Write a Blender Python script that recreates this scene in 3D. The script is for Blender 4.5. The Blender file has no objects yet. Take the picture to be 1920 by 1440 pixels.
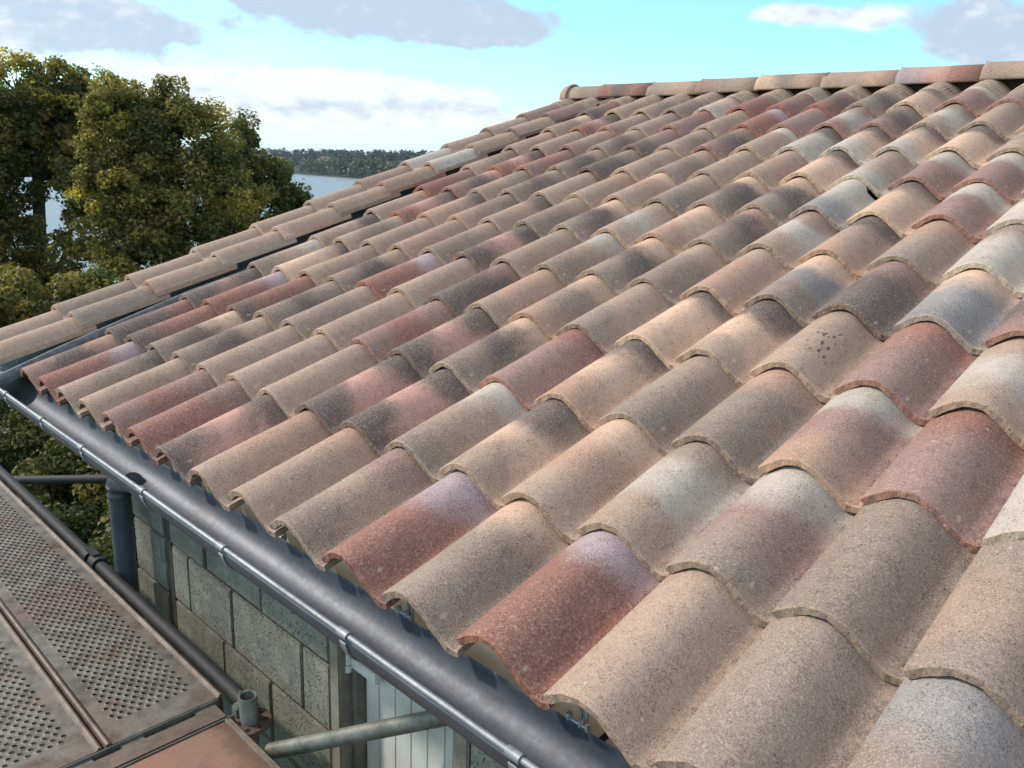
import bpy, bmesh, math, random
import numpy as np
from mathutils import Matrix, Vector

# ------------------------------------------------------------------ camera, world, sun, exposure
scene = bpy.context.scene
col = scene.collection
R = math.radians

cam_d = bpy.data.cameras.new("camera")
cam = bpy.data.objects.new("camera", cam_d)
col.objects.link(cam)
cam_d.sensor_fit = 'HORIZONTAL'
cam_d.sensor_width = 36.0
cam_d.lens = 36.0 * 1536.43 / 1920.0
cam_d.clip_start = 0.05
cam_d.clip_end = 20000
M = Matrix(((0.7105427, -0.200722, 0.674418), (0.7028115, 0.155554, -0.6941607), (0.0344249, 0.9672195, 0.2515975)))
cam.matrix_world = Matrix.Translation((3.7143, -0.9171, 0.8624)) @ M.to_4x4()
scene.camera = cam

scene.view_settings.view_transform = 'Standard'
scene.view_settings.look = 'None'
scene.view_settings.gamma = 1
scene.view_settings.exposure = 0.45

SUN_DIR = Vector((-0.72, -0.42, 0.62)).normalized()      # towards the sun
sun_el = math.asin(SUN_DIR.z)
sun_d = bpy.data.lights.new("sun", 'SUN')
sun_d.energy = 2.7
sun_d.angle = R(4)
sun_d.color = (1.0, 0.89, 0.76)
sun = bpy.data.objects.new("sun", sun_d)
sun.rotation_euler = SUN_DIR.to_track_quat('Z', 'Y').to_euler()
sun.location = (0, 0, 30)
col.objects.link(sun)

world = bpy.data.worlds.new("World")
scene.world = world
world.use_nodes = True


class NT:
    """small helper to write node graphs"""
    def __init__(s, tree):
        s.t = tree
        s.n = tree.nodes
        s.l = tree.links

    def add(s, kind, **kw):
        nd = s.n.new(kind)
        for k, v in kw.items():
            setattr(nd, k, v)
        return nd

    def put(s, sock, v):
        if isinstance(v, bpy.types.NodeSocket):
            s.l.new(v, sock)
        else:
            sock.default_value = v

    def math(s, op, a, b=0.0, c=None, clamp=False):
        nd = s.add('ShaderNodeMath', operation=op, use_clamp=clamp)
        s.put(nd.inputs[0], a)
        s.put(nd.inputs[1], b)
        if c is not None:
            s.put(nd.inputs[2], c)
        return nd.outputs[0]

    def vmath(s, op, a, b=(0, 0, 0)):
        nd = s.add('ShaderNodeVectorMath', operation=op)
        s.put(nd.inputs[0], a)
        s.put(nd.inputs[1], b)
        return nd.outputs[0]

    def mix(s, f, a, b, mode='MIX'):
        nd = s.add('ShaderNodeMix', data_type='RGBA', blend_type=mode)
        s.put(nd.inputs[0], f)
        s.put(nd.inputs[6], a)
        s.put(nd.inputs[7], b)
        return nd.outputs[2]

    def step(s, v, a, b):
        nd = s.add('ShaderNodeMapRange', interpolation_type='SMOOTHSTEP')
        s.put(nd.inputs[0], v)
        s.put(nd.inputs[1], a)
        s.put(nd.inputs[2], b)
        return nd.outputs[0]

    def noise(s, vec, scale, detail=3.0, rough=0.5, dist=0.0):
        nd = s.add('ShaderNodeTexNoise')
        s.put(nd.inputs['Vector'], vec)
        nd.inputs['Scale'].default_value = scale
        nd.inputs['Detail'].default_value = detail
        nd.inputs['Roughness'].default_value = rough
        nd.inputs['Distortion'].default_value = dist
        return nd.outputs['Fac']

    def voro(s, vec, scale, rnd=1.0):
        nd = s.add('ShaderNodeTexVoronoi')
        s.put(nd.inputs['Vector'], vec)
        nd.inputs['Scale'].default_value = scale
        nd.inputs['Randomness'].default_value = rnd
        return nd.outputs['Distance']


def build_world():
    w = NT(world.node_tree)
    w.n.clear()
    out = w.add('ShaderNodeOutputWorld')
    bg = w.add('ShaderNodeBackground')
    bg.inputs['Strength'].default_value = 0.1
    w.l.new(bg.outputs[0], out.inputs[0])
    sky = w.add('ShaderNodeTexSky', sky_type='NISHITA')
    sky.sun_disc = False
    sky.sun_elevation = sun_el
    sky.sun_rotation = math.atan2(SUN_DIR.x, SUN_DIR.y)
    sky.air_density = 1.0
    sky.dust_density = 0.6
    sky.ozone_density = 1.0
    tc = w.add('ShaderNodeTexCoord').outputs['Generated']
    sep = w.add('ShaderNodeSeparateXYZ')
    w.l.new(tc, sep.inputs[0])
    x, y, z = sep.outputs
    az = w.math('MULTIPLY', w.math('ARCTAN2', y, w.math('MULTIPLY', x, -1.0)), 57.29578)
    el = w.math('MULTIPLY', w.math('ARCSINE', z), 57.29578)
    comb = w.add('ShaderNodeCombineXYZ')
    w.put(comb.inputs[0], w.math('MULTIPLY', az, 0.17))
    w.put(comb.inputs[1], w.math('MULTIPLY', el, 0.30))
    w.put(comb.inputs[2], 3.7)
    q = comb.outputs[0]
    n1 = w.noise(q, 1.6, 8.0, 0.56, 0.2)
    n2 = w.noise(w.vmath('ADD', q, (4.3, 9.1, 2.0)), 3.4, 8.0, 0.6)
    # (azimuth, elevation, half widths, amount, greyness)
    blobs = [(19.0, 7.4, 5.5, 1.5, 1.3, 0.8), (13.0, 5.5, 3.0, 2.0, .7, 0.2), (14, 9.4, 5, 1.3, 0.9, 0.5),
             (24.0, 4.6, 3.6, 0.8, .9, 0.15), (36.0, 9.3, 8.5, 1.3, 1.3, 0.95), (43, 8.8, 3.5, 1.0, 1.0, 0.9),
             (33.5, 4.75, 5.2, 0.9, 1.3, 0.12), (28.2, 4.9, 2.2, 0.5, .8, 0.05), (40.5, 4.5, 4.0, 0.6, 1.0, 0.35),
             (37.5, 3.75, 5.0, 0.38, 1.0, 0.9), (42.5, 3.1, 4.5, 0.55, .9, 0.1), (33, 2.7, 6.0, 0.7, .9, 0.25), (27, 3.0, 6.0, 0.7, .8, 0.4),
             (62.0, 9.9, 3.0, 0.6, 0.85, 0.4), (66.5, 9.6, 2.2, 0.7, 0.8, 0.3),
             (73.5, 8.8, 3.0, 1.5, 1.3, 0.9), (90.0, 8.0, 12.0, 3.0, 0.8, 0.5), (-5, 7, 12, 3, .8, .4)]
    dens = None
    grey = None
    for (a, e, sa, se, amp, g) in blobs:
        u = w.math('DIVIDE', w.math('SUBTRACT', az, a), sa)
        v = w.math('DIVIDE', w.math('SUBTRACT', el, e), se)
        r2 = w.math('ADD', w.math('MULTIPLY', u, u), w.math('MULTIPLY', v, v))
        ga = w.math('MULTIPLY', w.math('EXPONENT', w.math('MULTIPLY', r2, -0.8)), amp)
        dens = ga if dens is None else w.math('ADD', dens, ga)
        gg = w.math('MULTIPLY', ga, g)
        grey = gg if grey is None else w.math('ADD', grey, gg)
    hi = w.step(el, 11.0, 24.0)                      # broken cloud over the rest of the sky
    dens = w.math('ADD', dens, w.math('MULTIPLY', hi, 0.7))
    grey = w.math('ADD', grey, w.math('MULTIPLY', hi, 0.25))
    gfac = w.math('DIVIDE', grey, w.math('MAXIMUM', dens, 0.05))
    d2 = w.math('ADD', dens, w.math('MULTIPLY', w.math('SUBTRACT', n1, 0.5), 1.7))
    mask = w.step(d2, 0.28, 0.72)
    shade = w.step(w.math('ADD', gfac, w.math('MULTIPLY', w.math('SUBTRACT', n2, 0.5), 1.7)), 0.1, 0.9)
    white = (7.5, 7.7, 8.0, 1)
    grey_c = (4.2, 4.9, 6.0, 1)
    cloud = w.mix(shade, white, grey_c)
    base = w.mix(1.0, sky.outputs[0], (1.25, 1.9, 1.9, 1), 'MULTIPLY')
    base = w.mix(w.step(el, 11.0, 30.0), base, w.mix(1.0, sky.outputs[0], (1.45, 1.35, 1.25, 1), 'MULTIPLY'))
    hz = w.step(el, 4.2, 0.0)
    base = w.mix(w.math('MULTIPLY', hz, 0.9), base, (6.2, 7.3, 8.3, 1))
    colr = w.mix(w.math('MULTIPLY', mask, 0.93), base, cloud)
    below = w.step(el, -0.5, -6.0)
    colr = w.mix(below, colr, (1.2, 1.25, 1.2, 1))
    w.l.new(colr, bg.inputs['Color'])


build_world()

# ------------------------------------------------------------------ helpers
PITCH = R(19.432217)
TW, TL = 0.225, 0.361275
cp, sp = math.cos(PITCH), math.sin(PITCH)


def roof(x, s, h=0.0):
    return Vector((x, s * cp - h * sp, s * sp + h * cp))


def thing(name, label, cat, loc=(0, 0, 0), rot=(0, 0, 0), group=None):
    o = bpy.data.objects.new(name, None)
    col.objects.link(o)
    o.location = loc
    o.rotation_euler = rot
    o.empty_display_size = 0.1
    o['label'] = label
    o['category'] = cat
    if group:
        o['group'] = group
    return o


def tag(o, label, cat, group=None):
    o['label'] = label
    o['category'] = cat
    if cat != 'woodland':
        o['kind'] = 'thing'
    if group:
        o['group'] = group
    return o


def mesh_np(name, V, F, mats=(), smooth=False):
    me = bpy.data.meshes.new(name)
    me.from_pydata([tuple(v) for v in V], [], [tuple(f) for f in F])
    for m in mats:
        me.materials.append(m)
    if smooth:
        me.polygons.foreach_set('use_smooth', [True] * len(me.polygons))
    me.update()
    return me


def obj(name, me, parent=None):
    o = bpy.data.objects.new(name, me)
    col.objects.link(o)
    if parent:
        o.parent = parent
    return o


class MB:
    """collects primitives in one mesh"""
    def __init__(s):
        s.V, s.F, s.S = [], [], []

    def add(s, V, F, smooth=False):
        b = len(s.V)
        s.V += [tuple(v) for v in V]
        s.F += [tuple(i + b for i in f) for f in F]
        s.S += [smooth] * len(F)

    def box(s, a, b, c=0.0):
        x0, y0, z0 = a
        x1, y1, z1 = b
        if c <= 0:
            V = [(x0, y0, z0), (x1, y0, z0), (x1, y1, z0), (x0, y1, z0), (x0, y0, z1), (x1, y0, z1), (x1, y1, z1), (x0, y1, z1)]
            F = [(0, 3, 2, 1), (4, 5, 6, 7), (0, 1, 5, 4), (1, 2, 6, 5), (2, 3, 7, 6), (3, 0, 4, 7)]
            s.add(V, F)
        else:
            bm = bmesh.new()
            bmesh.ops.create_cube(bm, size=1)
            for v in bm.verts:
                v.co = Vector(((x0 + x1) / 2 + v.co.x * (x1 - x0), (y0 + y1) / 2 + v.co.y * (y1 - y0), (z0 + z1) / 2 + v.co.z * (z1 - z0)))
            bmesh.ops.bevel(bm, geom=bm.edges[:], offset=c, segments=2, affect='EDGES')
            bm.verts.index_update()
            s.add([v.co[:] for v in bm.verts], [[v.index for v in f.verts] for f in bm.faces])
            bm.free()

    def tube(s, pts, rad, n=16, cap=True, inner=None):
        pts = [Vector(p) for p in pts]
        rads = rad if isinstance(rad, (list, tuple)) else [rad] * len(pts)
        rings = []
        V = []
        up = None
        for i, p in enumerate(pts):
            d = (pts[min(i + 1, len(pts) - 1)] - pts[max(i - 1, 0)]).normalized()
            if up is None:
                up = Vector((0, 0, 1)) if abs(d.z) < 0.9 else Vector((1, 0, 0))
            a = d.cross(up).normalized()
            b = a.cross(d).normalized()
            up = b
            for k in range(n):
                t = 2 * math.pi * k / n
                V.append(p + a * math.cos(t) * rads[i] + b * math.sin(t) * rads[i])
        F = []
        for i in range(len(pts) - 1):
            for k in range(n):
                k2 = (k + 1) % n
                F.append((i * n + k, i * n + k2, (i + 1) * n + k2, (i + 1) * n + k))
        s.add(V, F, True)
        if cap:
            s.add(V[:n], [tuple(reversed(range(n)))])
            s.add(V[-n:], [tuple(range(n))])

    def sweep(s, prof, x0, x1, closed=False, smooth=True, nx=1):
        """profile list of (y,z) along X"""
        n = len(prof)
        V = []
        for i in range(nx + 1):
            x = x0 + (x1 - x0) * i / nx
            V += [(x, p[0], p[1]) for p in prof]
        F = []
        for i in range(nx):
            for k in range(n if closed else n - 1):
                k2 = (k + 1) % n
                F.append((i * n + k, (i + 1) * n + k, (i + 1) * n + k2, i * n + k2))
        s.add(V, F, smooth)

    def build(s, name, mat, parent=None, loc=None):
        me = bpy.data.meshes.new(name)
        me.from_pydata(s.V, [], s.F)
        me.materials.append(mat)
        me.polygons.foreach_set('use_smooth', s.S)
        me.update()
        o = obj(name, me, parent)
        if loc is not None:
            o.location = loc
        return o


def new_mat(name):
    m = bpy.data.materials.new(name)
    m.use_nodes = True
    n = NT(m.node_tree)
    bsdf = m.node_tree.nodes['Principled BSDF']
    return m, n, bsdf


def bump(n, bsdf, height, strength, dist):
    b = n.add('ShaderNodeBump')
    b.inputs['Strength'].default_value = strength
    b.inputs['Distance'].default_value = dist
    n.put(b.inputs['Height'], height)
    n.l.new(b.outputs[0], bsdf.inputs['Normal'])


def srgb(r, g, b):
    f = lambda c: (c / 255 / 12.92) if c / 255 <= 0.04045 else ((c / 255 + 0.055) / 1.055) ** 2.4
    return (f(r), f(g), f(b), 1.0)


# ------------------------------------------------------------------ materials
def tile_material(name, use_edge):
    m, n, b = new_mat(name)
    tc = n.add('ShaderNodeTexCoord').outputs['Object']
    rnd = n.add('ShaderNodeObjectInfo').outputs['Random']
    offs = n.add('ShaderNodeCombineXYZ')
    n.put(offs.inputs[0], n.math('MULTIPLY', rnd, 37.0))
    n.put(offs.inputs[1], n.math('MULTIPLY', rnd, 91.0))
    n.put(offs.inputs[2], n.math('MULTIPLY', rnd, 53.0))
    p = n.vmath('ADD', tc, offs.outputs[0])

    def attr(nm):
        a = n.add('ShaderNodeAttribute', attribute_type='OBJECT', attribute_name=nm)
        return a.outputs
    sep = n.add('ShaderNodeSeparateXYZ')
    n.l.new(tc, sep.inputs[0])
    x, y, z = sep.outputs
    fine = n.noise(p, 330.0, 3.0, 0.75)
    fine2 = n.noise(n.vmath('ADD', p, (3, 7, 1)), 170.0, 4.0, 0.8)
    spray = n.noise(n.vmath('ADD', p, (9, 2, 4)), 560.0, 1.0, 0.5)
    big = n.noise(p, 9.0, 3.0, 0.55)
    mid = n.noise(n.vmath('ADD', p, (1, 5, 8)), 32.0, 4.0, 0.6)
    if use_edge:
        base = attr('ce')['Color']
    else:
        v = n.math('DIVIDE', y, 0.359)
        u = n.math('DIVIDE', n.math('SUBTRACT', x, 0.09), 0.12)
        arc = n.math('MULTIPLY', n.math('MULTIPLY', u, u), 0.16)
        vv = n.math('ADD', v, n.math('MULTIPLY', n.math('SUBTRACT', big, 0.5), 0.5))
        vv = n.math('ADD', vv, n.math('MULTIPLY', n.math('SUBTRACT', spray, 0.5), 0.5))
        z1 = n.math('ADD', vv, arc)
        z2 = n.math('SUBTRACT', vv, arc)
        zs = n.add('ShaderNodeSeparateXYZ')
        n.l.new(attr('zones')['Vector'], zs.inputs[0])
        t1, t2, sft = zs.outputs
        m1 = n.step(z1, n.math('SUBTRACT', t1, sft), n.math('ADD', t1, sft))
        m2 = n.step(z2, n.math('SUBTRACT', t2, sft), n.math('ADD', t2, sft))
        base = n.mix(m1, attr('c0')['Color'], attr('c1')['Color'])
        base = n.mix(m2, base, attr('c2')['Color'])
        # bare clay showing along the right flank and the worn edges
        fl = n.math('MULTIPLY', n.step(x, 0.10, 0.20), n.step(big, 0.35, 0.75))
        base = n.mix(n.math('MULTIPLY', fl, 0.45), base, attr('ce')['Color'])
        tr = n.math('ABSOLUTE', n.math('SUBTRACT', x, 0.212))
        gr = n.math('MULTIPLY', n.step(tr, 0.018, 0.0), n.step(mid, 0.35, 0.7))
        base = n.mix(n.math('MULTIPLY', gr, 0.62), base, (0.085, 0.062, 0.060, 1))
    dark = n.mix(1.0, base, (0.34, 0.31, 0.31, 1), 'MULTIPLY')
    lite = n.mix(0.5, base, (0.62, 0.53, 0.42, 1))
    s1 = n.step(fine, 0.50, 0.57)
    s2 = n.step(fine2, 0.52, 0.62)
    dens = n.step(mid, 0.25, 0.75)
    c = n.mix(n.math('MULTIPLY', s1, n.math('ADD', n.math('MULTIPLY', dens, 0.6), 0.35)), base, dark)
    c = n.mix(n.math('MULTIPLY', s2, 0.6), c, lite)
    c = n.mix(n.math('MULTIPLY', n.math('SUBTRACT', mid, 0.5), 0.5, clamp=True), c, dark)
    # a few coarse specks and pits
    vd = n.voro(p, 48.0)
    rare = n.step(n.noise(n.vmath('ADD', p, (2, 2, 2)), 60.0, 0.0), 0.62, 0.72)
    pit = n.math('MULTIPLY', n.step(vd, 0.16, 0.08), rare)
    c = n.mix(n.math('MULTIPLY', pit, 0.7), c, (0.05, 0.045, 0.04, 1))
    vd2 = n.voro(n.vmath('ADD', p, (5, 1, 3)), 30.0)
    rare2 = n.step(n.noise(n.vmath('ADD', p, (7, 3, 2)), 22.0, 0.0), 0.66, 0.72)
    c = n.mix(n.math('MULTIPLY', n.math('MULTIPLY', n.step(vd2, 0.13, 0.07), rare2), 0.6), c, (0.62, 0.5, 0.4, 1))
    if not use_edge:
        nx_ = n.math('DIVIDE', n.math('SUBTRACT', n.math('SUBTRACT', x, 0.160), n.math('MULTIPLY', rnd, 0.014)), 0.0032)
        ny_ = n.math('DIVIDE', n.math('SUBTRACT', n.math('SUBTRACT', y, 0.018), n.math('MULTIPLY', n.math('FRACT', n.math('MULTIPLY', rnd, 17.3)), 0.03)), 0.0085)
        rr_ = n.math('ADD', n.math('MULTIPLY', nx_, nx_), n.math('MULTIPLY', ny_, ny_))
        nib = n.math('MULTIPLY', n.step(n.math('ADD', rr_, n.math('MULTIPLY', n.math('SUBTRACT', fine2, 0.5), 9.0)), 1.2, 0.3), n.math('MULTIPLY', n.math('GREATER_THAN', n.math('FRACT', n.math('MULTIPLY', rnd, 41.7)), 0.4), 0.65))
        c = n.mix(nib, c, (0.58, 0.42, 0.33, 1))
    sc = n.add('ShaderNodeAttribute', attribute_type='OBJECT', attribute_name='splat').outputs['Fac']
    strv = n.vmath('MULTIPLY', p, (1.0, 0.45, 1.0))
    vs = n.voro(strv, 95.0)
    reg = n.math('MULTIPLY', n.step(n.math('ABSOLUTE', n.math('SUBTRACT', y, 0.17)), 0.11, 0.04), n.step(n.math('ABSOLUTE', n.math('SUBTRACT', x, 0.12)), 0.06, 0.02))
    spl = n.math('MULTIPLY', n.math('MULTIPLY', n.step(vs, 0.42, 0.34), n.step(n.noise(strv, 75.0, 1.0), 0.46, 0.52)), n.math('MULTIPLY', reg, sc))
    c = n.mix(spl, c, (0.09, 0.085, 0.07, 1))
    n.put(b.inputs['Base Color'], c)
    b.inputs['Roughness'].default_value = 0.82
    b.inputs['Specular IOR Level'].default_value = 0.25
    h = n.math('ADD', n.math('MULTIPLY', fine, 0.5), n.math('MULTIPLY', mid, 1.2))
    bump(n, b, h, 0.55, 0.0016)
    return m


def plain(name, c, rough=0.6, metal=0.0, var=0.25, scale=12.0, bstr=0.2, bdist=0.002, c2=None, fine=120.0):
    m, n, b = new_mat(name)
    tc = n.add('ShaderNodeTexCoord').outputs['Object']
    f = n.noise(tc, scale, 6.0, 0.6)
    g = n.noise(tc, fine, 3.0, 0.6)
    c2 = c2 or tuple(v * (1 - var * 1.6) for v in c[:3]) + (1,)
    k = n.step(n.math('ADD', n.math('MULTIPLY', f, 0.7), n.math('MULTIPLY', g, 0.3)), 0.38, 0.66)
    n.put(b.inputs['Base Color'], n.mix(k, c, c2))
    n.put(b.inputs['Roughness'], n.math('ADD', rough - 0.1, n.math('MULTIPLY', f, 0.2)))
    b.inputs['Metallic'].default_value = metal
    bump(n, b, n.math('ADD', f, n.math('MULTIPLY', g, 0.4)), bstr, bdist)
    return m


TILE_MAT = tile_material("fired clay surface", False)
EDGE_MAT = tile_material("bare clay edge", True)


def block_material():
    m, n, b = new_mat("weathered concrete block")
    tc = n.add('ShaderNodeTexCoord').outputs['Object']
    big = n.noise(tc, 2.4, 4.0, 0.6)
    mid = n.noise(tc, 14.0, 5.0, 0.65)
    st = n.noise(n.vmath('MULTIPLY', tc, (9.0, 9.0, 1.6)), 1.6, 4.0, 0.6)
    c = n.mix(n.step(big, 0.35, 0.7), srgb(136, 136, 126), srgb(104, 105, 98))
    c = n.mix(n.math('MULTIPLY', n.step(st, 0.48, 0.72), 0.5), c, srgb(98, 96, 84))
    c = n.mix(n.math('MULTIPLY', n.step(mid, 0.5, 0.75), 0.35), c, srgb(176, 172, 152))
    v1 = n.noise(tc, 150.0, 3.0, 0.7)
    sp_ = n.math('MULTIPLY', n.step(v1, 0.56, 0.64), n.step(n.noise(tc, 12.0, 4.0), 0.3, 0.52))
    c = n.mix(n.math('MULTIPLY', sp_, 0.9), c, srgb(44, 46, 40))
    n.put(b.inputs['Base Color'], c)
    b.inputs['Roughness'].default_value = 0.92
    h = n.math('SUBTRACT', n.noise(tc, 90.0, 4.0, 0.7), n.math('MULTIPLY', sp_, 1.2))
    bump(n, b, h, 0.8, 0.004)
    return m


def zinc_material(name, base, rough):
    m, n, b = new_mat(name)
    tc = n.add('ShaderNodeTexCoord').outputs['Object']
    st = n.noise(n.vmath('MULTIPLY', tc, (0.7, 5.0, 5.0)), 6.0, 5.0, 0.6)
    gr = n.noise(tc, 60.0, 4.0, 0.65)
    du = n.noise(tc, 9.0, 5.0, 0.6)
    k = n.step(n.math('ADD', n.math('MULTIPLY', st, 0.6), n.math('MULTIPLY', gr, 0.4)), 0.38, 0.66)
    c = n.mix(k, base, tuple(v * 0.6 for v in base[:3]) + (1,))
    dust = n.step(n.math('ADD', n.math('MULTIPLY', du, 0.6), n.math('MULTIPLY', gr, 0.4)), 0.52, 0.7)
    c = n.mix(n.math('MULTIPLY', dust, 0.25), c, srgb(118, 108, 100))
    n.put(b.inputs['Base Color'], c)
    n.put(b.inputs['Metallic'], n.math('SUBTRACT', 0.5, n.math('MULTIPLY', dust, 0.12)))
    n.put(b.inputs['Roughness'], n.math('ADD', rough, n.math('MULTIPLY', gr, 0.10)))
    bump(n, b, n.math('ADD', n.math('MULTIPLY', st, 1.0), n.math('MULTIPLY', gr, 0.25)), 0.12, 0.002)
    return m


def steel_deck_material():
    m, n, b = new_mat("dusty galvanised deck steel")
    tc = n.add('ShaderNodeTexCoord').outputs['Object']
    big = n.noise(tc, 3.2, 5.0, 0.6, 0.4)
    mid = n.noise(tc, 15.0, 6.0, 0.65)
    fine = n.noise(tc, 140.0, 3.0, 0.6)
    c = n.mix(n.step(mid, 0.35, 0.7), srgb(128, 124, 118), srgb(84, 80, 76))
    c = n.mix(n.math('MULTIPLY', n.step(big, 0.48, 0.62), 0.5), c, srgb(112, 88, 76))
    c = n.mix(n.math('MULTIPLY', n.step(n.math('ADD', n.math('MULTIPLY', big, .5), n.math('MULTIPLY', mid, 0.5)), 0.56, 0.68), 0.85), c, srgb(70, 40, 32))
    c = n.mix(n.math('MULTIPLY', n.step(fine, 0.5, 0.7), 0.3), c, srgb(70, 66, 62))
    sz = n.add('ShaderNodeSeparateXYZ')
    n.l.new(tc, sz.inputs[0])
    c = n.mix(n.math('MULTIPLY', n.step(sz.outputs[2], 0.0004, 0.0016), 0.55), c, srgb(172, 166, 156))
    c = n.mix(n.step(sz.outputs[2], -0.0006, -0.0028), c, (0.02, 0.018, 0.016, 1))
    n.put(b.inputs['Base Color'], c)
    b.inputs['Metallic'].default_value = 0.25
    b.inputs['Roughness'].default_value = 0.62
    bump(n, b, n.math('ADD', mid, n.math('MULTIPLY', fine, 0.3)), 0.3, 0.002)
    return m


def plywood_material():
    m, n, b = new_mat("worn plywood deck")
    tc = n.add('ShaderNodeTexCoord').outputs['Object']
    big = n.noise(tc, 4.0, 5.0, 0.6)
    grain = n.noise(n.vmath('MULTIPLY', tc, (3.0, 40.0, 1.0)), 3.0, 4.0, 0.6)
    fine = n.noise(tc, 200.0, 3.0, 0.6)
    c = n.mix(n.step(big, 0.35, 0.65), srgb(150, 108, 90), srgb(128, 106, 92))
    c = n.mix(n.math('MULTIPLY', n.step(grain, 0.5, 0.75), 0.25), c, srgb(120, 88, 76))
    c = n.mix(n.math('MULTIPLY', n.step(fine, 0.5, 0.7), 0.25), c, srgb(196, 170, 148))
    sepn = n.add('ShaderNodeSeparateXYZ')
    n.l.new(tc, sepn.inputs[0])
    ed = n.step(n.math('ADD', sepn.outputs[1], n.math('MULTIPLY', n.noise(tc, 30.0, 5.0, 0.7), 0.10)), 0.262, 0.335)
    c = n.mix(n.math('MULTIPLY', ed, 0.8), c, srgb(92, 68, 48))
    dk = n.step(n.noise(n.vmath('ADD', tc, (3, 1, 0)), 11.0, 6.0, 0.75), 0.52, 0.64)
    c = n.mix(n.math('MULTIPLY', dk, 0.45), c, srgb(110, 92, 88))
    n.put(b.inputs['Base Color'], c)
    b.inputs['Roughness'].default_value = 0.8
    bump(n, b, n.math('ADD', grain, n.math('MULTIPLY', fine, 0.5)), 0.35, 0.0015)
    return m


def leaf_material(name, ramp, trans=0.35):
    m, n, b = new_mat(name)
    a = n.add('ShaderNodeAttribute', attribute_name='tint')
    cr = n.add('ShaderNodeValToRGB')
    n.l.new(a.outputs['Fac'], cr.inputs[0])
    e = cr.color_ramp.elements
    while len(e) < len(ramp):
        e.new(0.5)
    for k, (pos, c) in enumerate(ramp):
        e[k].position = pos
        e[k].color = c
    n.l.new(cr.outputs[0], b.inputs['Base Color'])
    b.inputs['Roughness'].default_value = 0.55
    b.inputs['Specular IOR Level'].default_value = 0.35
    tr = n.add('ShaderNodeBsdfTranslucent')
    n.l.new(n.mix(1.0, cr.outputs[0], (1.6, 1.7, 0.9, 1), 'MULTIPLY'), tr.inputs[0])
    mx = n.add('ShaderNodeMixShader')
    mx.inputs[0].default_value = trans
    n.l.new(b.outputs[0], mx.inputs[1])
    n.l.new(tr.outputs[0], mx.inputs[2])
    out = [x for x in m.node_tree.nodes if x.type == 'OUTPUT_MATERIAL'][0]
    n.l.new(mx.outputs[0], out.inputs[0])
    return m


BLOCK = block_material()
MORTAR = plain("old mortar", srgb(62, 60, 52), 0.95, 0, 0.35, 20, 0.6, 0.004)
RENDER = plain("rough cement reveal", srgb(140, 134, 120), 0.9, 0, 0.3, 9, 0.5, 0.003)
ZINC = zinc_material("dark weathered zinc", (0.095, 0.110, 0.140, 1), 0.47)
ZINC_L = zinc_material("grey zinc", (0.30, 0.32, 0.345, 1), 0.5)
ZINC_D = plain('dull blue grey pipe coating', srgb(74, 82, 92), 0.45, 0.2, 0.2, 10, 0.1, 0.001)
LEAD = zinc_material("grey flashing sheet", (0.17, 0.18, 0.20, 1), 0.55)
GALV = plain("galvanised steel", srgb(186, 190, 190), 0.42, 0.35, 0.3, 30, 0.15, 0.001)
TUBE = plain("scaffold tube steel", srgb(122, 124, 118), 0.6, 0.3, 0.35, 16, 0.3, 0.001)
DARKTUBE = plain("grimy scaffold steel", srgb(44, 47, 52), 0.7, 0.3, 0.3, 18, 0.3, 0.001, c2=srgb(60, 60, 62))
RUST = plain("rusty cast steel", srgb(104, 84, 72), 0.8, 0.2, 0.3, 30, 0.5, 0.002, c2=srgb(84, 76, 70))
FASCIA = plain("cream plastic fascia", srgb(228, 227, 206), 0.45, 0, 0.06, 7, 0.05, 0.001)
SHUT = plain("chalky pale blue paint", srgb(208, 208, 202), 0.7, 0, 0.12, 8, 0.3, 0.001)
WHITE = plain("white painted metal", srgb(205, 208, 202), 0.5, 0, 0.1, 20, 0.1, 0.001)
BLACK = plain("black strap steel", srgb(34, 34, 34), 0.6, 0.2, 0.2, 20, 0.1, 0.001)
ALU = plain("aluminium edge rail", srgb(158, 148, 136), 0.5, 0.5, 0.25, 20, 0.2, 0.001)
DECKSTEEL = steel_deck_material()
DECKPLAIN = plain('dusty rolled steel edge', srgb(120, 106, 97), 0.6, 0.2, 0.3, 14, 0.25, 0.001, c2=srgb(92, 80, 74))
PLY = plywood_material()
TIMBER = plain("roof timber", srgb(64, 52, 44), 0.85, 0, 0.3, 9, 0.4, 0.002)
COMB = plain("grey pleated ridge roll", srgb(174, 154, 132), 0.85, 0, 0.22, 30, 0.3, 0.001)
BARK = plain("dark bark", srgb(74, 66, 56), 0.95, 0, 0.4, 14, 0.9, 0.02)

# ------------------------------------------------------------------ roof tiles
PAL = {'s': (171, 147, 131), 't': (181, 146, 128), 'p': (217, 182, 158), 'g': (146, 130, 119), 'k': (102, 91, 89),
       'r': (148, 103, 93), 'm': (150, 120, 114), 'l': (176, 160, 168), 'w': (192, 184, 174), 'b': (142, 140, 142), 'q': (196, 150, 138)}
EDGE = {'s': (182, 150, 126), 't': (184, 146, 120), 'p': (206, 172, 142), 'g': (168, 142, 120), 'k': (150, 116, 100),
        'r': (172, 104, 82), 'm': (172, 116, 96), 'l': (180, 150, 140), 'w': (196, 172, 146), 'b': (176, 150, 128), 'q': (176, 116, 98)}
WORDS = {'s': 'sand', 't': 'warm tan', 'p': 'peach cream', 'g': 'grey brown', 'k': 'smoky dark', 'r': 'brick red',
         'm': 'mauve brown', 'l': 'pale lilac', 'w': 'pale grey', 'b': 'blue grey', 'q': 'salmon pink'}
for _d in (PAL, EDGE):
    for _k, _v in _d.items():
        _d[_k] = tuple(a + (b - a) * 0.12 for a, b in zip(_v, (150, 134, 120)))
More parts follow.
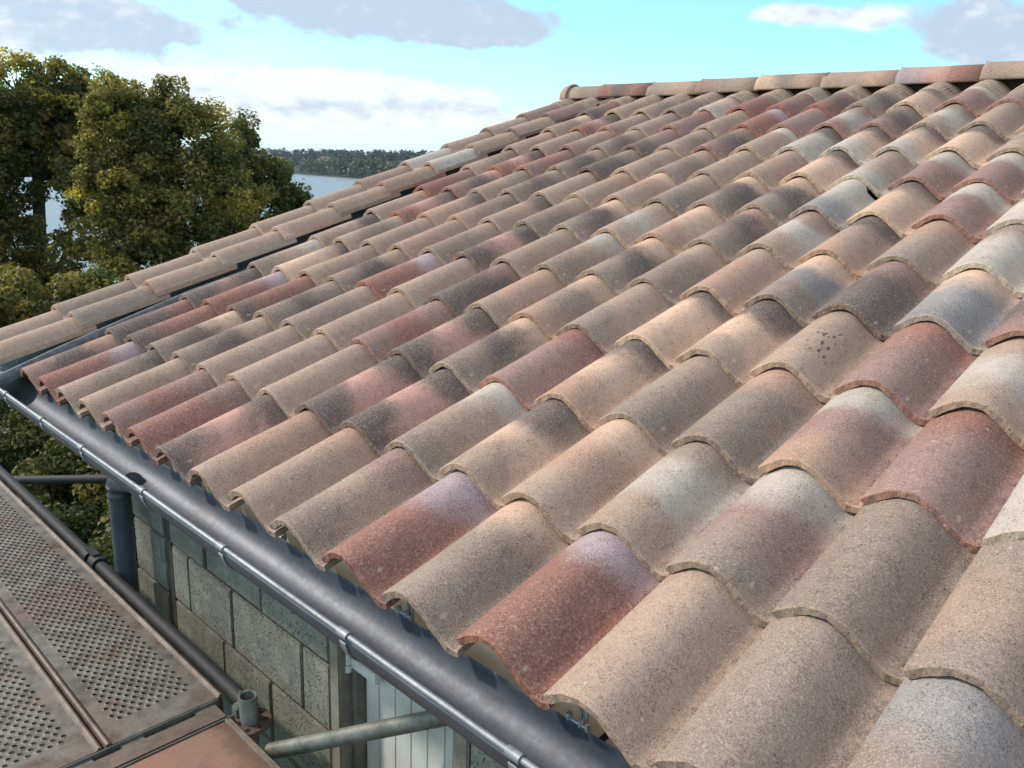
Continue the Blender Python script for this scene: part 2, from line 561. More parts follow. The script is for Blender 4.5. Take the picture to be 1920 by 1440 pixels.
ROWS = [
    "mkt rrl sgk sss mrm rrm kqk stt sst gsm rrl ggp rrl sss ggg ggb gbs",
    "kkr krr gkp gks sss sss sss kqk kqk gsw spk stp swg gmw ggg gsg sgs",
    "kmk rrl krr gkg ggs sss mrm kqk gkp mmr tpk ggs ggt tmw mmr wws wsg",
    "gsw ppk ssg gks rrl sss kkm stt tgp gss ppk spk sss mmr sws sgs gss",
    "ssk sgs sss tts ggs kqk sss gsw gkp ggs tts gbp kkm bbp mkb gss sss",
    "sst rqk ttk tgg stk ggs gkp sws tpp gkt swm tsk gst wwg mss gss",
    "rrm mkq ssg gkg sss sst stp ggs gkp gkp bww ppk mmw wwg sss gss",
    "sgm rqk mrm gks kkg sss ggs sss sts ppk wsg mmw mmw sss gss",
    "sst sss mst gks kgm sgs mkm ssw wwk wpk wpk ppk sgs mss sss",
    "sgp rqk mss ssg mmr sss rrl mmm mwm mkg swg ssg ssg sss",
    "kmr sst sgs ggs wpk rrm rmr rkm gkg ppk mmw mgs ssg sss",
]
ORD = ['first', 'second', 'third', 'fourth', 'fifth', 'sixth', 'seventh', 'eighth', 'ninth', 'tenth', 'eleventh', 'twelfth',
       'thirteenth', 'fourteenth', 'fifteenth', 'sixteenth', 'seventeenth', 'eighteenth']

UP = [(-0.003, 0.004), (-0.001, 0.010), (0.005, 0.016), (0.015, 0.023), (0.027, 0.032), (0.04, 0.041), (0.055, 0.049), (0.07, 0.0540), (0.085, 0.0565),
      (0.1, 0.0560), (0.113, 0.0525), (0.125, 0.0465), (0.137, 0.038), (0.148, 0.028), (0.158, 0.018), (0.168, 0.008), (0.178, -0.002),
      (0.188, -0.0105), (0.197, -0.0155), (0.206, -0.018), (0.214, -0.0175), (0.222, -0.0155), (0.229, -0.0125)]
LO = [(-0.002, 0.001), (0.002, -0.003), (0.009, -0.004), (0.018, 0.0), (0.027, 0.008), (0.038, 0.017), (0.052, 0.026), (0.067, 0.0345), (0.082, 0.0378),
      (0.096, 0.0378), (0.108, 0.0345), (0.12, 0.0275), (0.131, 0.018), (0.142, 0.008), (0.152, -0.003), (0.162, -0.014), (0.172, -0.0245),
      (0.182, -0.0325), (0.193, -0.037), (0.205, -0.0385), (0.216, -0.037), (0.225, -0.032), (0.231, -0.025)]
TLEN = 0.425


def tile_mesh(name, seed, up=UP, lo=LO, length=TLEN, chip=None):
    rg = random.Random(seed)
    ys = [0.0, 0.0025, 0.007, 0.03, 0.08, 0.14, 0.2, 0.26, 0.32, 0.36, length - 0.02, length]
    n = len(up)
    wob = [rg.uniform(-1, 1) for _ in range(6)]
    V = []
    for k, y in enumerate(ys):
        rd = (0.0035, 0.0010, 0.0)[k] if k < 3 else 0.0
        for i, (x, z) in enumerate(up):
            w = 0.0007 * math.sin(y * 17 + wob[0] * 3 + x * 20) + 0.0006 * wob[1] * math.sin(x * 50 + y * 9)
            yy = y
            if k == 0:
                yy = y + 0.0012 * math.sin(x * 160 + wob[2] * 6) + 0.0007 * math.sin(x * 420 + wob[3] * 5)
            if chip and k >= 8 and i >= 10:
                tt = min(1.0, (i - 9) / 5.0)
                yy = min(yy, length - chip * tt - (len(ys) - k) * 0.004)
            V.append((x, yy, z - rd + w))
    for k, y in enumerate(ys):
        for i, (x, z) in enumerate(lo):
            yy = y + (0.0012 * math.sin(x * 160 + wob[2] * 6) if k == 0 else 0)
            if chip and k >= 8 and i >= 10:
                tt = min(1.0, (i - 9) / 5.0)
                yy = min(yy, length - chip * tt - (len(ys) - k) * 0.004)
            V.append((x, yy, z + (0.0015 if k == 0 else 0)))
    F, MI, SM = [], [], []
    m = len(ys)
    for k in range(m - 1):
        for i in range(n - 1):
            F.append((k * n + i, k * n + i + 1, (k + 1) * n + i + 1, (k + 1) * n + i)); MI.append(1 if k == 0 else 0); SM.append(True)
    B = m * n
    for k in range(m - 1):
        for i in range(n - 1):
            F.append((B + k * n + i + 1, B + k * n + i, B + (k + 1) * n + i, B + (k + 1) * n + i + 1)); MI.append(1); SM.append(True)
    for i in range(n - 1):
        F.append((i + 1, i, B + i, B + i + 1)); MI.append(1); SM.append(False)
        j = (m - 1) * n
        F.append((j + i, j + i + 1, B + j + i + 1, B + j + i)); MI.append(1); SM.append(False)
    for k in range(m - 1):
        F.append((k * n, (k + 1) * n, B + (k + 1) * n, B + k * n)); MI.append(0); SM.append(True)
        a = k * n + n - 1
        F.append((a + n, a, B + a, B + a + n)); MI.append(1); SM.append(False)
    me = bpy.data.meshes.new(name)
    me.from_pydata(V, [], F)
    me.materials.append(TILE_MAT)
    me.materials.append(EDGE_MAT)
    me.polygons.foreach_set('material_index', MI)
    me.polygons.foreach_set('use_smooth', SM)
    me.update()
    return me


def lin(c, j=0.0, rg=random):
    k = 1 + rg.uniform(-j, j)
    r, g, b, _ = srgb(*c)
    return [min(1, r * k), min(1, g * k), min(1, b * k), 1.0]


def colour(o, code, rg, zone=None):
    o['c0'] = lin(PAL[code[0]], 0.10, rg)
    o['c1'] = lin(PAL[code[1]], 0.10, rg)
    o['c2'] = lin(PAL[code[2]], 0.10, rg)
    o['ce'] = lin([min(250, 1.06 * (0.6 * a + 0.4 * b)) for a, b in zip(EDGE[code[0]], PAL[code[0]])], 0.12, rg)
    o['zones'] = zone or [rg.uniform(0.28, 0.4), rg.uniform(0.64, 0.76), rg.uniform(0.10, 0.18)]
    o['splat'] = 0.0


def describe(code):
    a, b, c = code
    if a == b == c:
        return WORDS[a] + ' speckled'
    if a == b:
        return f"{WORDS[a]}, {WORDS[c]} headed"
    if a == c or b == c:
        return f"{WORDS[a]} and {WORDS[b]}"
    return f"{WORDS[a]}, {WORDS[b]} and {WORDS[c]}"


rg = random.Random(7)
tile_meshes = [tile_mesh('roof_tile', s) for s in range(4)]
chip_mesh = tile_mesh('roof_tile', 9, chip=0.10)
TILT = R(3.85)
PAD = "sss ggs mmw stp wsg gkp ssw rrm".split()
for j, row in enumerate(ROWS):
    codes = row.split()
    codes += [PAD[(j * 3 + k) % 8] for k in range(18 - len(codes))]     # the roof runs on past the right of the frame
    for i, code in enumerate(codes):
        special = (i, j) == (10, 6)
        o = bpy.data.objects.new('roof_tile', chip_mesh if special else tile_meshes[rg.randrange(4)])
        col.objects.link(o)
        P = roof(i * TW + rg.uniform(-.0015, .0015), j * TL + rg.uniform(-.006, .006), rg.uniform(0, .003) - 0.028 * max(0.0, (5 - i) / 5.0) ** 1.4 * (1 - j / 11.0))
        o.location = P
        o.rotation_euler = (PITCH - TILT + rg.uniform(-.006, .006), rg.uniform(-.012, .012), rg.uniform(-.010, .010))
        colour(o, code, rg)
        if (i, j) == (12, 3):
            o['splat'] = 1.0
        course = 'eave course' if j == 0 else ('top course' if j == 10 else ORD[j] + ' course up')
        d = describe(code)
        tail = f"roof tile, {course}, {ORD[i]} from verge"
        lab = f"{d} {tail}"
        if special:
            lab = f"chipped {lab}"
        if len(lab.replace(',', ' ').split()) > 16:
            lab = f"{WORDS[code[0]]} {tail}"
        tag(o, lab, 'roof tile', 'interlocking clay tiles on the roof slope')

# verge tiles: two rolls side by side
vu = [(x - 2 * TW, z if x < 0.13 else max(z, 0.003 + (0.21 - x) * 0.08)) for x, z in UP[:-4]] + [(x - TW, z) for x, z in UP[2:-8]] + [(-TW + 0.166, 0.009), (-TW + 0.170, 0.006)]
vl = [(x - 2 * TW, z if x < 0.13 else max(z, -0.015 + (0.21 - x) * 0.08)) for x, z in LO[:-4]] + [(x - TW, z) for x, z in LO[2:-8]] + [(-TW + 0.164, -0.012), (-TW + 0.170, -0.014)]
verge_meshes = [tile_mesh('verge_tile', 20 + s, vu, vl, 0.42) for s in range(3)]
DH = [.028, .024, .020, .018, .016, .015, .014, .013, .011, .008, .004]
VC = ["sst", "sgs", "tsg", "wsg", "psg", "gss", "mss", "swg", "gsp", "ksp", "kms"]
VW = ["plain sandy", "dusty tan with grey foot", "sandy pink", "chalky pale", "peachy with grey nose", "slate grey footed",
      "pinkish brown", "pale grey backed", "olive nosed cream headed", "dark nosed cream headed", "smoky topmost"]
for j in range(11):
    o = bpy.data.objects.new('verge_tile', verge_meshes[j % 3])
    col.objects.link(o)
    o.location = roof(-0.080 + rg.uniform(-.003, .003), (j - 0.10) * TL, DH[j])
    dslope = (DH[min(j + 1, 10)] - DH[j]) / TL
    o.rotation_euler = (PITCH - TILT + dslope, rg.uniform(-.004, .004), rg.uniform(-.003, .003))
    colour(o, VC[j], rg)
    course = 'at the gutter' if j == 0 else ('below the ridge' if j == 10 else ORD[j] + ' up from gutter')
    tag(o, f"{VW[j]} double-roll verge tile on gable edge, {course}", 'verge tile', 'double-roll tiles along the gable edge')

# ridge tiles
YR, ZR = 3.930, 1.388


def ridge_mesh(name, seed, r0=0.090, r1=0.0865, ln=0.44):
    rgx = random.Random(seed)
    n = 28
    ys = [0.0, 0.004, 0.03, 0.1, 0.2, 0.3, ln]
    V = []
    for k, y in enumerate(ys):
        r = r0 + (r1 - r0) * y / ln - (0.003 if k == 0 else 0)
        for i in range(n + 1):
            a = R(-4) + (math.pi + R(8)) * i / n
            V.append((-math.cos(a) * r, y, math.sin(a) * r * 0.98 + 0.0008 * math.sin(i * .9 + y * 20)))
    for k, y in enumerate(ys):
        r = r0 + (r1 - r0) * y / ln - 0.014
        for i in range(n + 1):
            a = R(-4) + (math.pi + R(8)) * i / n
            V.append((-math.cos(a) * r, y, math.sin(a) * r * 0.98))
    N = n + 1
    B = len(ys) * N
    F, MI, SM = [], [], []
    for k in range(len(ys) - 1):
        for i in range(n):
            F.append((k * N + i, k * N + i + 1, (k + 1) * N + i + 1, (k + 1) * N + i)); MI.append(0); SM.append(True)
            F.append((B + k * N + i + 1, B + k * N + i, B + (k + 1) * N + i, B + (k + 1) * N + i + 1)); MI.append(1); SM.append(True)
        F.append((k * N, (k + 1) * N, B + (k + 1) * N, B + k * N)); MI.append(1); SM.append(False)
        a = k * N + n
        F.append((a + N, a, B + a, B + a + N)); MI.append(1); SM.append(False)
    for i in range(n):
        F.append((i + 1, i, B + i, B + i + 1)); MI.append(1); SM.append(False)
        j = (len(ys) - 1) * N
        F.append((j + i, j + i + 1, B + j + i + 1, B + j + i)); MI.append(1); SM.append(False)
    me = bpy.data.meshes.new(name)
    me.from_pydata(V, [], F)
    me.materials.append(TILE_MAT)
    me.materials.append(EDGE_MAT)
    me.polygons.foreach_set('material_index', MI)
    me.polygons.foreach_set('use_smooth', SM)
    me.update()
    return me


RC = [("sgg", "green grey"), ("rkr", "brick red with smoky patch"), ("gst", "grey tan"), ("mgs", "dull brown"),
      ("pgt", "peach with grey smudge"), ("sst", "plain sandy brown"), ("lqr", "lilac and red speckled"), ("sst", "warm sand"),
      ("gms", "brownish grey"), ("rrm", "dull red"), ("sgs", "pale olive")]
JX = [-0.478, -0.178, 0.245, 0.629, 1.045, 1.461, 1.877, 2.295, 2.71, 3.12, 3.53]
rmesh = [ridge_mesh('ridge_tile', s) for s in range(2)]
clip_b = MB()
clip_b.box((-0.005, -0.006, 0.0885), (0.005, 0.008, 0.092))
clip_b.tube([(0, -0.004, 0.091), (0.0, -0.008, 0.097)], 0.0015, 6)
clip_me = None
for k, (code, wd) in enumerate(RC):
    o = bpy.data.objects.new('ridge_tile', rmesh[k % 2])
    col.objects.link(o)
    o.location = (JX[k], YR, ZR + 0.004 * math.sin(k * 2.1))
    o.rotation_euler = (R(-0.3), 0, R(-90))
    # local +y runs along world +X
    colour(o, code, rg, [0.35, 0.7, 0.15])
    tag(o, f"{wd} half-round ridge tile, {ORD[k]} after the rounded end cap", 'ridge tile', 'half-round tiles along the ridge')
    if clip_me is None:
        c = clip_b.build('ridge_clip', GALV, o)
        clip_me = c.data
    else:
        c = obj('ridge_clip', clip_me, o)

# rounded ridge end
def ridge_end():
    V, F = [], []
    n, m = 28, 9
    prof = [(0.014, 0.104), (-0.006, 0.104), (-0.010, 0.101), (-0.012, 0.097), (-0.05, 0.093), (-0.066, 0.083), (-0.078, 0.063), (-0.084, 0.04), (-0.086, 0.001)]
    for x, r in prof:
        for i in range(n + 1):
            a = R(-6) + (math.pi + R(12)) * i / n
            V.append((x, -math.cos(a) * r, math.sin(a) * r))
    N = n + 1
    for k in range(m - 1):
        for i in range(n):
            F.append((k * N + i, k * N + i + 1, (k + 1) * N + i + 1, (k + 1) * N + i))
    me = mesh_np('ridge_end_cap', V, F, (TILE_MAT,), True)
    o = obj('ridge_end_cap', me)
    sol = o.modifiers.new('s', 'SOLIDIFY')
    sol.thickness = 0.012
    sol.offset = -1
    o.location = (-0.468, YR, ZR + 0.002)
    colour(o, 'tts', rg, [0.3, 0.7, 0.1])
    tag(o, "rounded clay end cap closing the ridge above the gable", 'ridge end')


ridge_end()

# pleated roll under the ridge tiles
def comb():
    xs = np.arange(-0.50, 4.25, 0.0032)
    ux = np.array([p[0] for p in UP]); uz = np.array([p[1] for p in UP])
    V, F = [], []
    S = [3.918, 3.926, 3.96, 4.02, 4.07, 4.12]
    for k, s in enumerate(S):
        for xi, x in enumerate(xs):
            lx = (x + 10 * TW) % TW if x > -0.02 else (x + 0.53) % TW
            z = np.interp(lx, ux, uz)
            if lx < 0.03:   # soft fold into the next roll
                z = max(z, np.interp(lx + TW, ux, uz, right=-0.0125)) if lx < 0.006 else z
            base = z + 0.004 - 0.021 * ((s - 3.6127) / TL)
            if k == 0:
                base -= 0.005
            t = max(0, (s - 3.96) / 0.17)
            base = base - 0.004 * t
            h = base + 0.0014 * math.sin(x * 2 * math.pi / 0.0128) * (0.6 if k < 2 else 1)
            V.append(roof(x, s + 0.0035 * math.sin(x * 61), h))
    N = len(xs)
    for k in range(len(S) - 1):
        for i in range(N - 1):
            F.append((k * N + i, k * N + i + 1, (k + 1) * N + i + 1, (k + 1) * N + i))
    o = obj('ridge_ventilation_roll', mesh_np('ridge_ventilation_roll', V, F, (COMB,), True))
    tag(o, "grey pleated ventilation roll moulded over the tiles beneath the ridge", 'ridge roll')


comb()

# ------------------------------------------------------------------ verge flashing
mb = MB()
pr = [(-0.46, -0.05), (-0.30, -0.050), (-0.16, -0.042), (-0.075, -0.040), (-0.045, -0.038), (-0.03, -0.01), (-0.026, 0.012), (-0.020, 0.016), (-0.012, 0.012), (-0.008, -0.01), (-0.006, -0.03)]
V, F = [], []
ss = [-0.09, -0.04, 0.2, 0.8, 1.5, 2.3, 3.1, 3.9]
for s in ss:
    for x, h in pr:
        lp = min(1.0, max(0.0, (1.6 - s) / 0.9))
        V.append(roof(x - 0.004 * math.sin(s * 4), s, -0.052 + (h + 0.052) * lp + 0.001 * math.sin(s * 9 + x * 30)))
N = len(pr)
for k in range(len(ss) - 1):
    for i in range(N - 1):
        F.append((k * N + i, k * N + i + 1, (k + 1) * N + i + 1, (k + 1) * N + i))
mb.add(V, F, True)
mb.build('verge_flashing', LEAD)
tag(bpy.data.objects['verge_flashing'], "grey metal flashing strip running between verge tiles and first tile column", 'flashing')

# ------------------------------------------------------------------ house
house = thing('house', "grey concrete block house wall with pale shutter under the tiled eave", 'house', (0.7, 0.15, -2.8))


def hp(v):
    return (v[0] - 0.7, v[1] - 0.15, v[2] + 2.8)


def under(o):
    """parent to the house keeping world coordinates"""
    o.parent = house
    o.location = (-0.7, -0.15, 2.8)
    return o


# block wall, y = 0.15 is the face; opening x 2.06..2.56, top z -0.33
mb = MB()
mb_r = MB()
rgb_ = random.Random(3)
course_z = [-0.05, -0.23, -0.445, -0.66, -0.875, -1.09, -1.305, -1.52, -1.735, -1.95, -2.165, -2.38, -2.595, -2.81]
joints = {1: [0.70, 0.985, 1.03, 1.30, 1.664, 2.03], 2: [0.70, 0.985, 1.03, 1.164, 1.473, 1.886, 2.03], 3: [0.70, 0.985, 1.03, 1.40, 1.70, 2.03],
          4: [0.70, 0.985, 1.03, 1.2, 1.58, 1.88, 2.03]}
for k in range(len(course_z) - 1):
    zt, zb = course_z[k], course_z[k + 1]
    js = joints.get(k, [0.70, 0.985, 1.03] + ([1.38, 1.79, 2.03] if k % 2 else [1.2, 1.62, 2.03]))
    js2 = [2.58, 2.86 + 0.2 * (k % 2), 3.3 + 0.2 * (k % 2), 3.75 + .1 * (k % 2), 4.2]
    spans = list(zip(js[:-1], js[1:])) + list(zip(js2[:-1], js2[1:]))
    if zt > 5:
        spans += [(2.03, 2.3), (2.3, 2.58)]
    for a, b_ in spans:
        if abs(a - 0.985) < 1e-6:
            continue
        g = 0.0055
        y0 = 0.15 + rgb_.uniform(-.002, .003)
        (mb if a < 2.0 else mb_r).box((a + g, y0, zb + g), (b_ - g, 0.34, zt - g), 0.004)
under(mb.build('block_wall', BLOCK))
under(mb_r.build('block_wall', BLOCK))
mb = MB()
mb.box((0.70, 0.158, -2.81), (2.03, 0.335, -0.06))
mb.box((2.58, 0.158, -2.81), (4.2, 0.335, -0.06))
mb.box((2.03, 0.158, -0.105), (2.58, 0.335, -0.06))
mb.box((0.985, 0.1535, -2.81), (1.03, 0.1575, -0.06))
# side and back walls of the house body
mb.box((0.70, 0.345, -2.81), (0.9, 7.6, -0.04))
mb.box((4.0, 0.345, -2.81), (4.2, 7.6, -0.04))
mb.box((0.905, 7.4, -2.81), (3.995, 7.6, -0.04))
under(mb.build('mortar_bed', MORTAR))
mb = MB()
mb.box((2.03, 0.15, -2.81), (2.075, 0.42, -0.11), 0.004)
mb.box((2.075, 0.19, -2.81), (2.10, 0.42, -0.11), 0.003)
mb.box((2.53, 0.15, -2.81), (2.58, 0.42, -0.11), 0.004)
mb.box((2.10, 0.20, -0.14), (2.53, 0.42, -0.11), 0.003)
under(mb.build('window_surround', RENDER))
# shutter of vertical boards
sh_y = 0.215
mb = MB()
xs_ = [2.105, 2.165, 2.235, 2.30, 2.365, 2.43, 2.462]
for a, b_ in zip(xs_[:-1], xs_[1:]):
    mb.box((a + .001, sh_y, -2.5), (b_ - .001, sh_y + .025, -0.145), 0.002)
sh = under(mb.build('shutter', SHUT))
mb = MB()
mb.tube([(2.070, 0.182, -0.43), (2.070, 0.182, -0.385)], 0.011, 12)
mb.tube([(2.070, 0.182, -0.452), (2.070, 0.182, -0.432)], 0.013, 12)
mb.box((2.076, 0.186, -0.44), (2.19, 0.205, -0.41), 0.002)
hg = mb.build('hinge', WHITE)
hg.parent = sh
mb = MB()
mb.box((2.464, 0.26, -2.5), (2.528, 0.29, -0.145), 0.002)
under(mb.build('window_frame', RENDER))

# cream fascia and soffit
mb = MB()
for a, b_ in ((0.74, 2.28), (2.283, 4.25)):
    mb.box((a, 0.100, -0.22), (b_, 0.114, -0.012), 0.002)
under(mb.build('fascia_board', FASCIA))
mb = MB()
mb.box((0.74, 0.115, -0.22), (4.25, 0.147, -0.205))
under(mb.build('soffit_board', FASCIA))
# timber deck below the tiles, both slopes
mb = MB()
A = [roof(-0.40, 0.14, -0.075), roof(4.3, 0.14, -0.075), roof(4.3, 4.14, -0.075), roof(-0.40, 4.14, -0.075)]
Bq = [roof(-0.40, 0.14, -0.11), roof(4.3, 0.14, -0.11), roof(4.3, 4.14, -0.11), roof(-0.40, 4.14, -0.11)]
V = A + Bq
F = [(0, 1, 2, 3), (7, 6, 5, 4), (0, 4, 5, 1), (1, 5, 6, 2), (2, 6, 7, 3), (3, 7, 4, 0)]
mb.add(V, F)
yc = roof(0, 4.14, -0.075).y + 0.01
V2 = [Vector((v.x, 2 * yc - v.y, v.z)) for v in V]
mb.add(V2, [tuple(reversed(f)) for f in F])
mb.box((-0.45, 3.905, 1.24), (4.2, 3.96, ZR + 0.045))
for xr in (-0.36, 0.2):
    pts = [roof(xr, 0.14, -0.113), roof(xr + .07, 0.14, -0.113), roof(xr + .07, 4.05, -0.113), roof(xr, 4.05, -0.113)]
    pts2 = [roof(xr, 0.14, -0.22), roof(xr + .07, 0.14, -0.22), roof(xr + .07, 4.05, -0.22), roof(xr, 4.05, -0.22)]
    mb.add(pts + pts2, F)
under(mb.build('roof_timber', TIMBER))
# rear slope covering as one ribbed sheet, never seen from the front
V, F = [], []
xs = np.linspace(-0.44, 4.2, 240)
ux = np.array([p[0] for p in UP]); uz = np.array([p[1] for p in UP])
for s in (0.0, 4.05):
    for x in xs:
        P = roof(x, s, float(np.interp((x + 2.25) % TW, ux, uz)) - 0.01)
        V.append((P.x, 2 * yc - P.y, P.z))
N = len(xs)
for i in range(N - 1):
    F.append((i, N + i, N + i + 1, i + 1))
o = obj('rear_roof_covering', mesh_np('rear_roof_covering', V, F, (COMB,), True))
under(o)

# black straps and galvanised bracket bolts between fascia and gutter
# ------------------------------------------------------------------ gutter
GC = (-0.025, -0.052)
GR = 0.070
gut = thing('gutter', "long dark zinc half-round gutter with rolled front bead under the eave", 'gutter', (1.0, GC[0], GC[1]))


def ug(o, p=None):
    o.parent = p or gut
    o.location = (-1.0, -GC[0], -GC[1]) if p is None else (0, 0, 0)
    return o


mb = MB()
prof = []
nn = 26
for i in range(nn + 1):
    a = math.pi + math.pi * i / nn          # front (y-) to back (y+)
    prof.append((GC[0] + math.cos(a) * GR, GC[1] + math.sin(a) * GR))
prof = prof[:-1]
prof += [(GC[0] + GR, GC[1] - 0.003), (GC[0] + GR + 0.001, GC[1] - 0.001)]
outer = []
for i in range(nn + 1):
    a = 2 * math.pi - math.pi * i / nn
    outer.append((GC[0] + math.cos(a) * (GR + .0012), GC[1] + math.sin(a) * (GR + .0012)))
prof2 = prof + outer
mb.sweep(prof2, -0.75, 4.4, closed=True, nx=30)
# end stop at the far left
ug(mb.build('trough', ZINC))
mb = MB()
ring = [(GC[0] - GR + 0.001 + math.cos(t) * 0.0062, GC[1] + 0.008 + math.sin(t) * 0.0062) for t in np.linspace(0, 2 * math.pi, 15)[:-1]]
mb.sweep(ring, -0.75, 4.4, closed=True, nx=4)
ug(mb.build('bead', ZINC_L))
CL = [-0.3, 0.2, 0.70, 1.02, 1.50, 1.975, 2.485, 2.955, 3.45]
CL = [-0.27, 0.17, 0.60, 1.0, 1.478, 1.955, 2.472, 2.95, 3.44]
hk = hb = None
for x in CL:
    if hk is None:
        m1 = MB()
        bc = (GC[0] - GR + 0.001, GC[1] + 0.008)
        ringo = [(bc[0] + math.cos(t) * 0.0098, bc[1] + math.sin(t) * 0.0098) for t in np.linspace(R(-60), R(215), 16)]
        ringi = [(bc[0] + math.cos(t) * 0.0066, bc[1] + math.sin(t) * 0.0066) for t in np.linspace(R(215), R(-60), 16)]
        m1.sweep(ringo + ringi, -0.016, 0.016, closed=True)
        m1.add([(-0.016, *p) for p in ringo + ringi], [tuple(reversed(range(32)))])
        m1.add([(0.016, *p) for p in ringo + ringi], [tuple(range(32))])
        so = [(GC[0] + math.cos(t) * (GR + .0045), GC[1] + math.sin(t) * (GR + .0045)) for t in np.linspace(R(186), R(345), 24)]
        si = [(GC[0] + math.cos(t) * (GR + .0020), GC[1] + math.sin(t) * (GR + .0020)) for t in np.linspace(R(345), R(186), 24)]
        m1.sweep(so + si, -0.010, 0.010, closed=True)
        m1.add([(-0.010, *p) for p in so + si], [tuple(reversed(range(48)))])
        m1.add([(0.010, *p) for p in so + si], [tuple(range(48))])
        hk_o = m1.build('bracket', ZINC_L)
        ug(hk_o)
        hk = hk_o.data
        m2 = MB()
        m2.box((-0.009, 0.066, -0.085), (0.009, 0.0685, -0.005), 0.0008)
        m2.tube([(-0.006, 0.0635, -0.07), (-0.006, 0.0635, -0.005)], 0.0028, 8)
        m2.tube([(0.006, 0.0635, -0.07), (0.006, 0.0635, -0.005)], 0.0028, 8)
        m2.tube([(-0.022, 0.050, -0.053), (0.022, 0.050, -0.053)], 0.0035, 8)
        m2.tube([(-0.020, 0.050, -0.055), (-0.020, 0.050, -0.042)], 0.0055, 6)
        m2.tube([(0.006, 0.050, -0.055), (0.006, 0.050, -0.042)], 0.0055, 6)
        m2.tube([(0.022, 0.049, -0.055), (0.022, 0.049, -0.044)], 0.005, 6)
        hb_o = m2.build('bracket_bolt', GALV)
        ug(hb_o)
        hb = hb_o.data
        hk_o.location.x += x
        hb_o.location.x += x + 0.012
    else:
        a = ug(obj('bracket', hk))
        a.location.x += x
        if x > 0.75:
            b_ = ug(obj('bracket_bolt', hb))
            b_.location.x += x + 0.012
mb = MB()
mb.box((0, 0, 0), (0.011, 0.054, 0.006), 0.001)
st0 = None
for i in (3, 5, 7, 9, 11, 13, 15):
    x = (i + 0.35) * TW
    if st0 is None:
        s_ = mb.build('fixing_strap', BLACK)
        st0 = s_.data
    else:
        s_ = obj('fixing_strap', st0)
    ug(s_)
    s_.location = (x - 1.0, 0.047 - GC[0], -0.066 - GC[1])
    s_.rotation_euler = (R(8), 0, 0)

# downpipe
dp = thing('downpipe', "dark zinc downpipe with ribbed collar dropping from gutter at wall corner", 'downpipe', (0.80, 0.075, -2.8))
mb = MB()
mb.tube([(0, 0, 0.0), (0, 0, 1.2), (0, 0, 2.475)], 0.037, 24)
mb.build('pipe', ZINC_D, dp)
mb = MB()
rr = [(2.475, .0375), (2.48, .0405), (2.49, .041), (2.496, .038), (2.51, .038), (2.515, .041), (2.526, .0415), (2.532, .038), (2.55, .036), (2.60, .033), (2.685, .032)]
pts = [(0 if z < 2.535 else 0.42 * (z - 2.535) / 0.15, 0 if z < 2.535 else -0.10 * (z - 2.535) / 0.15, z) for z, r in rr]
mb.tube(pts, [r for z, r in rr], 24)
mb.build('collar', ZINC_D, dp)
mb = MB()
mb.tube([(0, 0, 1.62), (0, 0, 1.645)], 0.0435, 24)
mb.box((-0.006, 0.03, 1.625), (0.006, 0.07, 1.64))
mb.build('wall_clip', GALV, dp)

# ------------------------------------------------------------------ scaffold
ZD = -0.605


